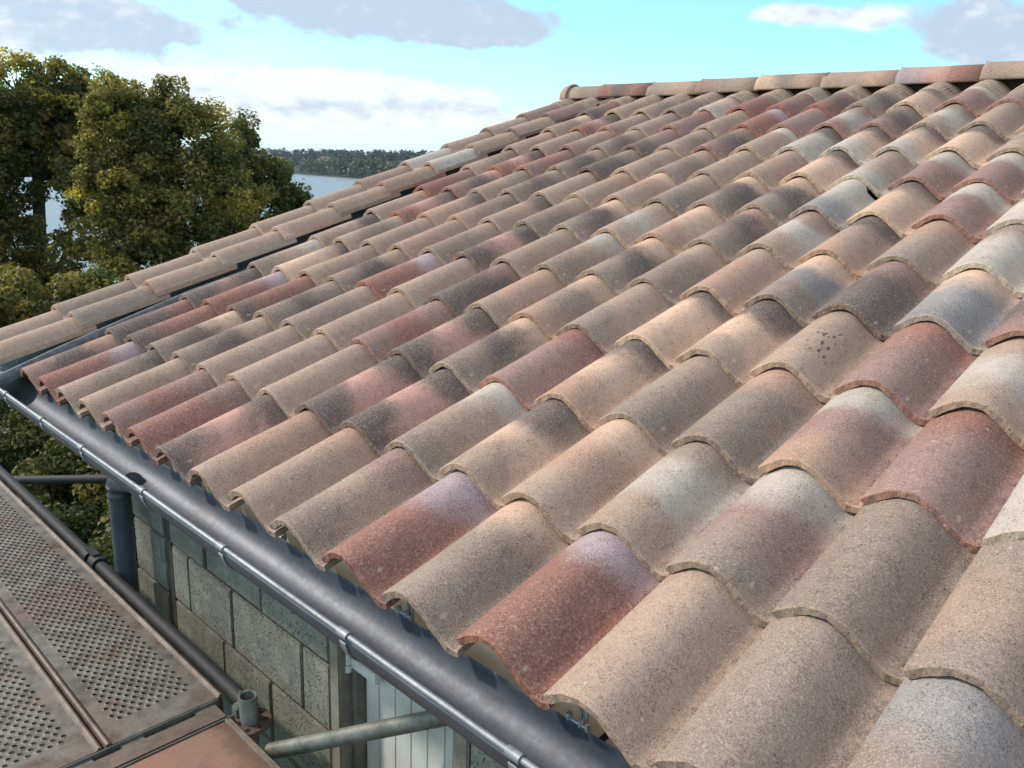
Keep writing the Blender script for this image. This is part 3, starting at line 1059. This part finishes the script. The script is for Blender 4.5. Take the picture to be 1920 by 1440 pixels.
def perforated(name, x0, x1, y0, y1, label):
    """steel plank: real holes in staggered rows, turned up side rails, end flanges"""
    t = thing(name, label, 'scaffold plank', (0, 0, ZD), (0, 0, 0), 'perforated steel planks side by side')
    px, py, r = 0.0210, 0.0255, 0.0068
    mx, my = 0.085, 0.042
    V, F = [], []
    key = {}

    def vid(x, y, z):
        k = (round(x, 5), round(y, 5), round(z, 5))
        if k not in key:
            key[k] = len(V)
            V.append((x, y, z))
        return key[k]
    ny = int((y1 - y0 - 2 * my) / py)
    nx = int((x1 - x0 - 2 * mx) / px)
    ya = (y0 + y1) / 2 - ny * py / 2
    xa = x1 - mx - nx * px
    rg2 = random.Random(5)
    for i in range(nx):
        xx0, xx1 = xa + i * px, xa + (i + 1) * px
        off = 0.0 if i % 2 else py / 2
        cnt = ny if i % 2 else ny - 1
        for k in range(cnt):
            yy0 = ya + off + k * py
            yy1 = yy0 + py
            cx, cy = (xx0 + xx1) / 2, (yy0 + yy1) / 2
            outer_ = [(xx1, cy), (xx1, yy1), (cx, yy1), (xx0, yy1), (xx0, cy), (xx0, yy0), (cx, yy0), (xx1, yy0)]
            dz = 0.0017 + rg2.uniform(-.0004, .0004)
            a_out = [vid(x, y, 0) for x, y in outer_]
            mid = []
            inn = []
            low = []
            for q in range(8):
                an = math.pi * q / 4
                mid.append(vid(cx + math.cos(an) * r * 1.28, cy + math.sin(an) * r * 1.28, 0.0003))
                inn.append(vid(cx + math.cos(an) * r * 0.98, cy + math.sin(an) * r * 0.98, dz))
                low.append(vid(cx + math.cos(an) * r * 0.9, cy + math.sin(an) * r * 0.9, -0.003))
            for q in range(8):
                q2 = (q + 1) % 8
                F.append((a_out[q], a_out[q2], mid[q2], mid[q]))
                F.append((mid[q], mid[q2], inn[q2], inn[q]))
                F.append((inn[q], inn[q2], low[q2], low[q]))
        ylo = ya + off
        yhi = ya + off + cnt * py
        for a, b_ in ((y0 + .018, ylo), (yhi, y1 - .018)):
            F.append((vid(xx0, a, 0), vid(xx1, a, 0), vid(xx1, b_, 0), vid(xx0, b_, 0)))
    for a, b_ in ((x0, xa), (xa + nx * px, x1)):
        F.append((vid(a, y0 + .018, 0), vid(b_, y0 + .018, 0), vid(b_, y1 - .018, 0), vid(a, y1 - .018, 0)))
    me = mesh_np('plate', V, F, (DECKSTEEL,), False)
    obj('plate', me, t)
    for ya_, sg in ((y0, 1), (y1, -1)):
        m_ = MB()
        pf = [(0, -0.055), (0, 0.002), (0.0025, 0.0065), (0.007, 0.0085), (0.0115, 0.0065), (0.0135, 0.002), (0.018, 0.0), (0.018, -0.002), (0.004, -0.004), (0.002, -0.055)]
        m_.sweep([(ya_ + sg * a, b_) for a, b_ in (pf if sg > 0 else pf[::-1])], x0, x1, closed=True)
        for xe, rev in ((x0, False), (x1, True)):
            m_.add([(xe, ya_ + sg * a, b_) for a, b_ in pf], [tuple(range(10))])
        m_.build('side_rail', DECKPLAIN, t)
    m_ = MB()
    m_.box((x1 - 0.002, y0 + .02, -0.05), (x1, y1 - .02, -0.001))
    m_.box((x1 + .001, y0 + .03, -0.02), (x1 + 0.03, y0 + .09, -0.004), 0.002)
    m_.box((x1 + .001, y1 - .09, -0.02), (x1 + 0.03, y1 - .03, -0.004), 0.002)
    m_.build('end_hook', TUBE, t)
    return t


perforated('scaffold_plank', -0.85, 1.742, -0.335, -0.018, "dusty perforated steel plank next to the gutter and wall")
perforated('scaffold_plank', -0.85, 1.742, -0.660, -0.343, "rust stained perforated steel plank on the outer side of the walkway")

# transom under plank ends
tr = thing('scaffold_transom', "grey channel crossbar between steel planks and the plywood platform", 'scaffold bar', (1.80, -0.35, ZD))
mb = MB()
mb.box((-0.050, -0.34, -0.060), (-0.047, 0.315, 0.003))
mb.box((-0.050, -0.34, -0.060), (0.050, 0.315, -0.057))
mb.box((0.044, -0.34, -0.0565), (0.047, 0.315, 0.004))
mb.build('channel', TUBE, tr)
mb = MB()
mb.box((-0.030, -0.34, -0.012), (0.028, 0.300, -0.003), 0.001)
mb.build('cover_strip', DECKPLAIN, tr)

pl = thing('plywood_platform', "worn pinkish plywood platform board with metal edge strip in the foreground", 'scaffold platform', (1.85, -0.35, ZD))
mb = MB()
mb.box((0.0, -0.31, -0.010), (2.6, 0.283, 0.0))
mb.build('board', PLY, pl)
mb = MB()
for y0, y1 in ((0.2835, 0.291), (0.293, 0.300)):
    mb.box((0.0, y0, -0.05), (2.6, y1, 0.006 if y0 < .29 else 0.003), 0.001)
mb.box((0.0, -0.325, -0.05), (2.6, -0.311, 0.006), 0.001)
mb.build('edge_rail', ALU, pl)

lg = thing('scaffold_ledger', "dark grimy scaffold tube running along the wall side of the steel planks", 'scaffold tube', (0, 0.025, -0.625))
mb = MB()
mb.tube([(-1.2, 0, 0), (1.80, 0, 0)], 0.0215, 20)
mb.build('tube', DARKTUBE, lg)
mb = MB()
mb.box((1.775, -0.02, -0.035), (1.83, 0.02, 0.036), 0.006)
mb.build('wedge_head', TUBE, lg)
mb = MB()
mb.tube([(0.55, 0, 0), (0.60, 0, 0)], 0.031, 16)
mb.tube([(0.63, 0, 0), (0.68, 0, 0)], 0.031, 16)
mb.box((0.565, -0.012, 0.022), (0.655, 0.014, 0.038), 0.003)
mb.build('coupler', DARKTUBE, lg)

SX, SY = 1.868, -0.005
sd = thing('scaffold_standard', "upright scaffold post with open tube top and rusty rosette beside platform corner", 'scaffold post', (SX, SY, -2.8))
mb = MB()
n = 24
V, F = [], []
zt = -0.545 + 2.8
for r, z in ((0.0242, 0.0), (0.0242, zt - 0.0005), (0.0236, zt), (0.0208, zt), (0.0204, zt - 0.0005), (0.0204, zt - 0.4)):
    for k in range(n):
        a = 2 * math.pi * k / n
        V.append((math.cos(a) * r, math.sin(a) * r, z))
for k in range(5):
    for i in range(n):
        i2 = (i + 1) % n
        F.append((k * n + i, k * n + i2, (k + 1) * n + i2, (k + 1) * n + i))
mb.add(V, F, True)
mb.build('tube', TUBE, sd)


def rosette():
    bm = bmesh.new()
    n = 48
    zr = -0.628 + 2.8
    rings = []
    for z, r in ((zr - 0.005, 0.025), (zr - 0.005, 0.058), (zr - 0.003, 0.061), (zr + 0.003, 0.061), (zr + 0.005, 0.058), (zr + 0.005, 0.025)):
        rings.append([bm.verts.new((math.cos(2 * math.pi * k / n) * r * (1 - (0.05 if (k % 12) in (0, 11, 1) and r > .05 else 0)), math.sin(2 * math.pi * k / n) * r * (1 - (0.05 if (k % 12) in (0, 11, 1) and r > .05 else 0)), z)) for k in range(n)])
    for a, b_ in zip(rings[:-1], rings[1:]):
        for k in range(n):
            bm.faces.new((a[k], a[(k + 1) % n], b_[(k + 1) % n], b_[k]))
    me = bpy.data.meshes.new('rosette')
    bm.to_mesh(me)
    bm.free()
    me.materials.append(RUST)
    o = obj('rosette', me, sd)
    # slots as dark recess inserts standing a hair proud
    m_ = MB()
    for k in range(8):
        a = 2 * math.pi * k / 8 + 0.2
        c_ = Vector((math.cos(a) * 0.043, math.sin(a) * 0.043, zr + 0.0053))
        pts = [c_ + Vector((math.cos(t) * (0.008 if k % 2 else 0.006), math.sin(t) * (0.008 if k % 2 else 0.006), 0)) for t in np.linspace(0, 2 * math.pi, 13)[:-1]]
        m_.add(pts, [tuple(range(12))])
    s_ = m_.build('slot', BLACK, o)


rosette()
mb = MB()
zz = -0.6 + 2.8
mb.box((-0.062, -0.022, zz - 0.055), (-0.025, 0.022, zz + 0.008), 0.006)
mb.box((-0.050, -0.004, zz - 0.07), (-0.038, 0.004, zz + 0.045), 0.002)
mb.build('wedge_lock', TUBE, sd)


def bar(name, label, a, b_, r, m_):
    a, b_ = Vector(a), Vector(b_)
    o = MB()
    o.tube([(0, 0, 0), b_ - a], r, 18)
    q = o.build(name, m_, None, a)
    tag(q, label, 'scaffold tube')
    return q


bar('tie_tube', "grey tie tube slanting from scaffold post across the pale shutter", (1.97, 0.0, -0.665), (2.47, 0.185, -0.376), 0.0215, TUBE)
bar('tie_tube', "dark crossbar tube beyond the downpipe in front of the shrubs", (-1.45, 0.02, -0.92), (-0.35, 0.75, -0.76), 0.0242, DARKTUBE)

# ------------------------------------------------------------------ ground, water, far shore
def zone_t(x, y):
    return -0.86 * x + 0.5 * y


def ground_mesh():
    xs = np.concatenate([np.linspace(-60, -20, 14), np.linspace(-19, 12, 60), np.linspace(14, 60, 8)])
    ys = np.concatenate([np.linspace(-60, -12, 10), np.linspace(-11, 25, 60), np.linspace(27, 90, 14)])
    V = []
    rs = np.random.RandomState(2)
    for y in ys:
        for x in xs:
            t = zone_t(x, y)
            k = min(max((t - 7) / 16.0, 0), 1)
            k = k * k * (3 - 2 * k)
            z = -2.82 - 6.2 * k + (0.12 * math.sin(x * 1.3 + y * .7) * min(1, max(0, t - 2) / 3))
            V.append((x, y, z))
    N = len(xs)
    F = []
    for j in range(len(ys) - 1):
        for i in range(N - 1):
            F.append((j * N + i, j * N + i + 1, (j + 1) * N + i + 1, (j + 1) * N + i))
    m, n, b = new_mat("leafy bank soil")
    tc = n.add('ShaderNodeTexCoord').outputs['Object']
    f = n.noise(tc, 3.0, 6.0, 0.65)
    g = n.noise(tc, 40.0, 4.0, 0.6)
    c = n.mix(n.step(f, 0.35, 0.65), (0.035, 0.045, 0.016, 1), (0.075, 0.058, 0.035, 1))
    c = n.mix(n.math('MULTIPLY', n.step(g, 0.5, 0.7), 0.5), c, (0.09, 0.085, 0.03, 1))
    n.put(b.inputs['Base Color'], c)
    b.inputs['Roughness'].default_value = 0.95
    bump(n, b, g, 0.8, 0.05)
    o = obj('ground', mesh_np('ground', V, F, (m,), True))
    o['kind'] = 'structure'


ground_mesh()


def water():
    m, n, b = new_mat("rippled lake water")
    tc = n.add('ShaderNodeTexCoord').outputs['Object']
    n.put(b.inputs['Base Color'], (0.20, 0.25, 0.30, 1))
    b.inputs['Roughness'].default_value = 0.32
    b.inputs['IOR'].default_value = 1.33
    r1 = n.noise(tc, 0.9, 4.0, 0.6)
    r2 = n.noise(n.vmath('MULTIPLY', tc, (0.03, 0.012, 1)), 1.0, 3.0, 0.5)
    bump(n, b, n.math('ADD', r1, n.math('MULTIPLY', r2, 2.0)), 1.0, 0.6)
    V = [(-3500, -2500, -8), (-13, -2500, -8), (-13, 3500, -8), (-3500, 3500, -8)]
    o = obj('water', mesh_np('water', V, [(0, 1, 2, 3)], (m,)))
    o['kind'] = 'structure'


water()

AZ = [0, 14, 24, 28, 30.6, 33.7, 36.3, 39, 42, 50, 60, 75]
DS = [1250, 1050, 930, 820, 746, 627, 546, 500, 470, 440, 430, 430]


def shore(az, d=0.0):
    r = float(np.interp(az, AZ, DS)) + d
    a = R(az)
    return (3.7 - math.cos(a) * r, -0.9 + math.sin(a) * r)


def hill_h(az, d):
    base = float(np.interp(d, [-5, 2, 60, 160, 260, 420, 700], [-8.6, -7.7, -6.5, 0.5, 5.0, 6.0, 5.0]))
    mod = float(np.interp(az, [0, 14, 20, 28, 31, 34, 36, 38, 40, 44, 60], [1, 1, 1.1, 1.0, .98, 0.95, .9, .9, .85, .7, .5]))
    return -8.6 + (base + 8.6) * mod


def far_terrain():
    V, F = [], []
    azs = np.linspace(-2, 75, 90)
    ds = [-5, 2, 25, 60, 110, 160, 260, 420, 700]
    for d in ds:
        for a in azs:
            x, y = shore(a, d)
            V.append((x, y, hill_h(a, d)))
    N = len(azs)
    for k in range(len(ds) - 1):
        for i in range(N - 1):
            F.append((k * N + i, (k + 1) * N + i, (k + 1) * N + i + 1, k * N + i + 1))
    m = plain("far wooded hillside", (0.030, 0.042, 0.030, 1), 0.95, 0, 0.3, 0.02, 0.1, 0.1)
    o = obj('hills', mesh_np('hills', V, F, (m,), True))
    o['kind'] = 'structure'


far_terrain()


# ------------------------------------------------------------------ foliage
def leaf_cloud(C, RAD, per, size, rs, flat=0.7, tint0=0.5, tvar=0.25, shell=0.75):
    """numpy leaf quads scattered in ellipsoidal clumps; returns verts, tint"""
    out = []
    tints = []
    for (cx, cy, cz), r, npr, tb in zip(C, RAD, per, tint0):
        n = npr
        d = rs.normal(size=(n, 3))
        d /= np.linalg.norm(d, axis=1)[:, None]
        rr = r * (rs.uniform(0, 1, n) ** (1 / 3)) * shell + r * (1 - shell) * rs.uniform(0, 1, n)
        P = np.array([cx, cy, cz]) + d * rr[:, None] * np.array([1, 1, 0.85])
        nrm = d * 0.6 + rs.normal(size=(n, 3)) * 0.55 + np.array([0, 0, 0.55])
        nrm /= np.linalg.norm(nrm, axis=1)[:, None]
        t = np.cross(nrm, rs.normal(size=(n, 3)))
        t /= np.linalg.norm(t, axis=1)[:, None]
        b = np.cross(nrm, t)
        L = size * rs.uniform(0.4, 1.2, n)[:, None]
        Wd = L * rs.uniform(0.55, 0.8, n)[:, None] * 0.5
        fold = nrm * (L * rs.uniform(0.05, 0.22, n)[:, None])
        v0 = P - t * L * 0.5
        v1 = P + b * Wd + fold
        v2 = P + t * L * 0.5
        v3 = P - b * Wd + fold
        out.append(np.stack([v0, v1, v2, v3], 1).reshape(-1, 3))
        tt = np.clip(tb + rs.normal(size=n) * tvar, 0, 1)
        br = rs.uniform(size=n) < 0.012
        tt[br] = 1.0
        tints.append(np.repeat(tt, 4))
    return np.concatenate(out), np.concatenate(tints)


def leaf_mesh(name, V, T, mat):
    n = len(V) // 4
    me = bpy.data.meshes.new(name)
    me.vertices.add(len(V))
    me.vertices.foreach_set('co', V.astype(np.float32).ravel())
    me.loops.add(n * 4)
    me.loops.foreach_set('vertex_index', np.arange(n * 4, dtype=np.int32))
    me.polygons.add(n)
    me.polygons.foreach_set('loop_start', np.arange(0, n * 4, 4, dtype=np.int32))
    me.polygons.foreach_set('loop_total', np.full(n, 4, dtype=np.int32))
    me.update(calc_edges=True)
    a = me.attributes.new('tint', 'FLOAT', 'POINT')
    a.data.foreach_set('value', T.astype(np.float32))
    me.materials.append(mat)
    return me


LEAF = leaf_material("autumn oak leaf", [(0.0, (0.040, 0.052, 0.017, 1)), (0.35, (0.105, 0.118, 0.036, 1)), (0.6, (0.205, 0.178, 0.055, 1)),
                                         (0.82, (0.32, 0.23, 0.075, 1)), (1.0, (0.50, 0.46, 0.09, 1))], 0.45)
SHRUB = leaf_material("dark shrub leaf", [(0.0, (0.018, 0.030, 0.010, 1)), (0.4, (0.045, 0.070, 0.016, 1)), (0.7, (0.085, 0.095, 0.022, 1)),
                                          (1.0, (0.26, 0.22, 0.06, 1))], 0.25)
FARLEAF = leaf_material("far wood foliage", [(0.0, (0.020, 0.036, 0.040, 1)), (0.3, (0.034, 0.054, 0.040, 1)), (0.6, (0.066, 0.088, 0.040, 1)),
                                             (1.0, (0.15, 0.12, 0.06, 1))], 0.1)


def tree(name, label, base, fork, lobes, seed, trunk_r=0.11, leaf=0.085, dens=1.0, mat=None, clump=0.2, group=None, tb=0.5):
    rs = np.random.RandomState(seed)
    rgt = random.Random(seed)
    t = thing(name, label, 'tree' if 'tree' in name else 'shrub', base, (0, 0, 0), group)
    B = Vector(base)
    mb = MB()
    Fk = Vector(fork)
    if trunk_r > 0:
        mid = (B + Fk) / 2 + Vector((rgt.uniform(-.1, .1), rgt.uniform(-.1, .1), 0))
        mb.tube([B - B, mid - B, Fk - B], [trunk_r, trunk_r * 0.85, trunk_r * 0.7], 10)
    C, RD, PN, TB = [], [], [], []
    for (x, y, z, r) in lobes:
        c = Vector((x, y, z))
        a = Fk if z > Fk.z - 0.3 else (B + Fk) / 2
        if trunk_r > 0:
            m1 = a.lerp(c, 0.5) + Vector((rgt.uniform(-.15, .15), rgt.uniform(-.15, .15), rgt.uniform(0, .2)))
            mb.tube([a - B, m1 - B, c - B], [trunk_r * 0.42, trunk_r * 0.26, trunk_r * 0.1], 7)
        nc = int(20 * (r / 0.5) ** 2 * dens) + 4
        tl = tb + rs.normal() * 0.10
        for _ in range(nc):
            d = rs.normal(size=3)
            d /= np.linalg.norm(d)
            rr = r * (0.45 + 0.62 * rs.uniform() ** 0.6)
            p = np.array([x, y, z]) + d * rr * np.array([1.05, 1.05, 0.95])
            C.append(tuple(p))
            RD.append(clump * rs.uniform(0.65, 1.35))
            PN.append(int(185 * dens * rs.uniform(0.6, 1.3)))
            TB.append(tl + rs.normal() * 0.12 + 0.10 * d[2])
            if trunk_r > 0 and rs.uniform() < 0.5:
                mb.tube([c - B, Vector(p) - B], [trunk_r * 0.09, trunk_r * 0.03], 5)
    V, T = leaf_cloud(C, RD, PN, leaf, rs, tint0=TB, tvar=0.14)
    V -= np.array(base)
    obj('crown', leaf_mesh('crown', V, T, mat or LEAF), t)
    if mb.V:
        mb.build('trunk', BARK, t)
    return t


LA = [(-11.66, 3.33, 1.80, 0.60), (-11.51, 3.86, 2.02, 0.40), (-11.39, 4.25, 1.68, 0.48), (-11.7, 3.34, 1.36, 0.7), (-11.53, 3.91, 1.31, 0.6),
      (-11.33, 4.45, 1.67, 0.5), (-11.75, 3.14, 0.5, 0.55), (-11.59, 3.75, 0.75, 0.42), (-11.72, 3.0, -0.35, 0.5), (-11.85, 2.72, 1.48, 0.83),
      (-11.88, 2.4, 0.26, 0.83), (-11.8, 2.4, -0.83, 0.83), (-11.34, 4.49, 1.08, 0.5), (-12.4, 3.0, 1.0, 0.8), (-11.3, 4.15, 0.95, 0.45), (-10.7, 3.8, 0.2, 0.42), (-10.6, 3.75, -0.62, 0.42), (-10.65, 3.95, 0.7, 0.45), (-11.9, 3.3, -1.2, 0.6), (-11.5, 3.7, 1.55, 0.5), (-11.2, 4.45, 1.78, 0.34), (-11.0, 4.6, 1.5, 0.42), (-12.5, 4.0, 1.3, 0.6)]
LB = [(-8.92, 3.75, 1.70, 0.29), (-8.91, 3.83, 1.34, 0.48), (-8.65, 4.45, 1.55, 0.38), (-8.63, 4.53, 1.2, 0.54), (-8.44, 4.93, 1.2, 0.42),
      (-8.88, 3.95, 0.77, 0.57), (-8.86, 4.02, 0.09, 0.55), (-8.63, 4.52, 0.41, 0.68), (-8.75, 4.1, -0.6, 0.62), (-8.46, 4.8, -0.29, 0.6),
      (-8.41, 5.0, 0.65, 0.5), (-8.5, 4.53, -0.92, 0.52), (-9.2, 4.4, 0.4, 0.6), (-8.8, 3.85, 0.45, 0.45), (-8.8, 4.15, 1.52, 0.36), (-8.7, 4.3, 1.35, 0.4), (-9.05, 3.55, 0.15, 0.36), (-9.0, 3.6, 0.6, 0.32), (-8.85, 3.85, -0.35, 0.42), (-8.4, 5.25, 0.2, 0.5), (-8.5, 5.2, -0.5, 0.5), (-8.7, 3.7, -1.0, 0.5), (-8.9, 3.95, 1.05, 0.4)]
LC = [(-9.99, 6.3, 1.36, 0.28), (-9.99, 6.32, 0.91, 0.43), (-9.8, 6.66, 0.58, 0.43), (-9.66, 6.90, 0.28, 0.33), (-9.77, 6.66, -0.1, 0.48),
      (-10.08, 6.06, -0.27, 0.5), (-9.52, 7.08, 0.10, 0.24), (-9.91, 6.45, 0.28, 0.48), (-10.1, 5.9, .5, .4), (-9.6, 6.6, -0.5, 0.45), (-9.9, 6.2, -0.9, 0.5), (-9.45, 7.15, -0.15, 0.3)]
tree('oak_tree', "tall leafy tree at far left with dark trunk against the lake", (-11.75, 3.2, -4.1), (-11.62, 3.5, 0.55), LA, 11, 0.13, 0.076, group='trees on the lake bank', tb=0.47)
tree('oak_tree', "broad olive and yellow leafed tree in the middle of the bank trees", (-8.9, 4.3, -3.9), (-8.75, 4.3, -0.2), LB, 12, 0.10, 0.066, group='trees on the lake bank', tb=0.55)
tree('oak_tree', "slimmer dark green tree at right of the bank trees, touching the lake view", (-10.0, 6.3, -4.4), (-9.9, 6.4, -0.2), LC, 13, 0.09, 0.072, group='trees on the lake bank', tb=0.38)
LD = [[(-6.83, 1.73, -0.85, 0.45), (-6.73, 1.9, -1.25, 0.5), (-6.9, 1.3, -0.95, 0.5), (-6.8, 1.5, -1.9, 0.6)],
      [(-6.7, 2.2, -0.80, 0.34), (-6.6, 2.5, -0.85, 0.34), (-6.6, 2.4, -1.4, 0.5), (-6.6, 2.3, -2.0, 0.6)],
      [(-6.46, 2.9, -0.98, 0.36), (-6.29, 3.32, -0.98, 0.36), (-6.3, 3.1, -1.5, 0.5), (-6.3, 3.8, -1.2, 0.5)]]
DW = ["yellow green bush behind the lowest verge tiles", "mid green bush between the tree trunks behind the verge", "dark green bush below the middle tree behind the verge"]
for k, l in enumerate(LD):
    tree('tall_bush', DW[k], (l[1][0], l[1][1], -3.0), (l[1][0], l[1][1], -1.8), l, 31 + k, 0.05, 0.066, 1.2, LEAF if k != 2 else SHRUB, 0.17, 'bushes behind the verge', 0.52)
SH = [((-2.9, 0.75, -2.8), 0.62), ((-3.7, 1.55, -2.8), 0.8), ((-2.3, 1.25, -2.8), 0.62), ((-4.6, 0.9, -2.8), 0.9), ((-5.4, 2.2, -2.8), 1.0), ((-1.7, 0.75, -2.8), 0.55), ((-1.3, 1.5, -2.8), 0.6), ((-3.2, 2.6, -2.8), 0.8)]
SW = ["dark leafy shrub just beyond the wall corner", "large shrub seen through the gap below the dark crossbar", "shrub tucked under the eave corner by the downpipe",
      "shrub with yellowing leaves at the far left below the gutter", "biggest shrub behind the others on the bank", "lowest small shrub right beside the steel plank edge",
      "shrub hidden close behind the downpipe", "shrub glimpsed through gaps under eave tiles"]
for k, ((x, y, z), r) in enumerate(SH):
    lobes = [(x + math.cos(a) * r * .5, y + math.sin(a) * r * .5, z + r * (0.55 + 0.5 * (q % 2)), r * .55) for q, a in enumerate(np.linspace(0, 5.2, 6))]
    lobes.append((x, y, z + r * 1.5, r * .45))
    tree('shrub', SW[k], (x, y, z), (x, y, z + r * .7), lobes, 50 + k, 0.03, 0.055, 1.0, SHRUB, 0.16, 'shrubs beside the house', 0.45 + .1 * (k == 3))


def far_wood():
    rs = np.random.RandomState(4)
    C, RD, PN, TB = [], [], [], []
    for _ in range(1500):
        az = rs.uniform(10, 47)
        lay = rs.uniform()
        if lay < 0.36:
            d = rs.uniform(3, 45)
            h = rs.uniform(8, 13.5) * (1.15 if 33 < az < 37 else 1)
            tb = rs.uniform(0.35, 0.85)
        else:
            d = rs.uniform(60, 420)
            h = rs.uniform(9, 14)
            tb = rs.uniform(0.0, 0.28)
        x, y = shore(az, d)
        z = hill_h(az, d)
        r = rs.uniform(3.0, 5.0)
        for q in range(3):
            C.append((x + rs.normal() * r * .35, y + rs.normal() * r * .35, z + h * (0.3 + 0.25 * q)))
            RD.append(r * (1.0, 1.0, 0.7)[q])
            PN.append(26)
            TB.append(tb)
    V, T = leaf_cloud(C, RD, PN, 2.3, rs, tint0=TB, tvar=0.07, shell=0.4)
    o = obj('far_woodland', leaf_mesh('far_woodland', V, T, FARLEAF))
    o['kind'] = 'stuff'
    tag(o, "distant woods of olive shore trees and dark pines across the lake", 'woodland')


far_wood()
x, y = shore(32.9, 48)
mb = MB()
mb.box((-4, -3, 0), (4, 3, 4))
hs = thing('far_house', "tiny pale house among the trees on the far shore", 'house', (x, y, 1.0), (0, 0, 0.5))
mb.build('wall', WHITE, hs)
mb = MB()
mb.add([(-4.4, -3.4, 4), (4.4, -3.4, 4), (4.4, 3.4, 4), (-4.4, 3.4, 4), (-4.4, 0, 6), (4.4, 0, 6)], [(0, 1, 5, 4), (2, 3, 4, 5), (0, 4, 3), (1, 2, 5)])
mb.build('roof', RUST, hs)

# ------------------------------------------------------------------ air over the lake
mb = MB()
mb.box((-1850, -700, -10.5), (70, 1500, 34))
hm = bpy.data.materials.new("thin lake haze")
hm.use_nodes = True
nt = hm.node_tree
nt.nodes.clear()
ho = nt.nodes.new('ShaderNodeOutputMaterial')
hv = nt.nodes.new('ShaderNodeVolumePrincipled')
hv.inputs['Color'].default_value = (0.66, 0.82, 0.97, 1)
hv.inputs['Density'].default_value = 0.00013
hv.inputs['Anisotropy'].default_value = 0.2
nt.links.new(hv.outputs[0], ho.inputs['Volume'])
hz_ = mb.build('haze', hm)
hz_['kind'] = 'stuff'
hz_['label'] = "thin bluish haze over the lake and far shore"
hz_['category'] = 'haze'
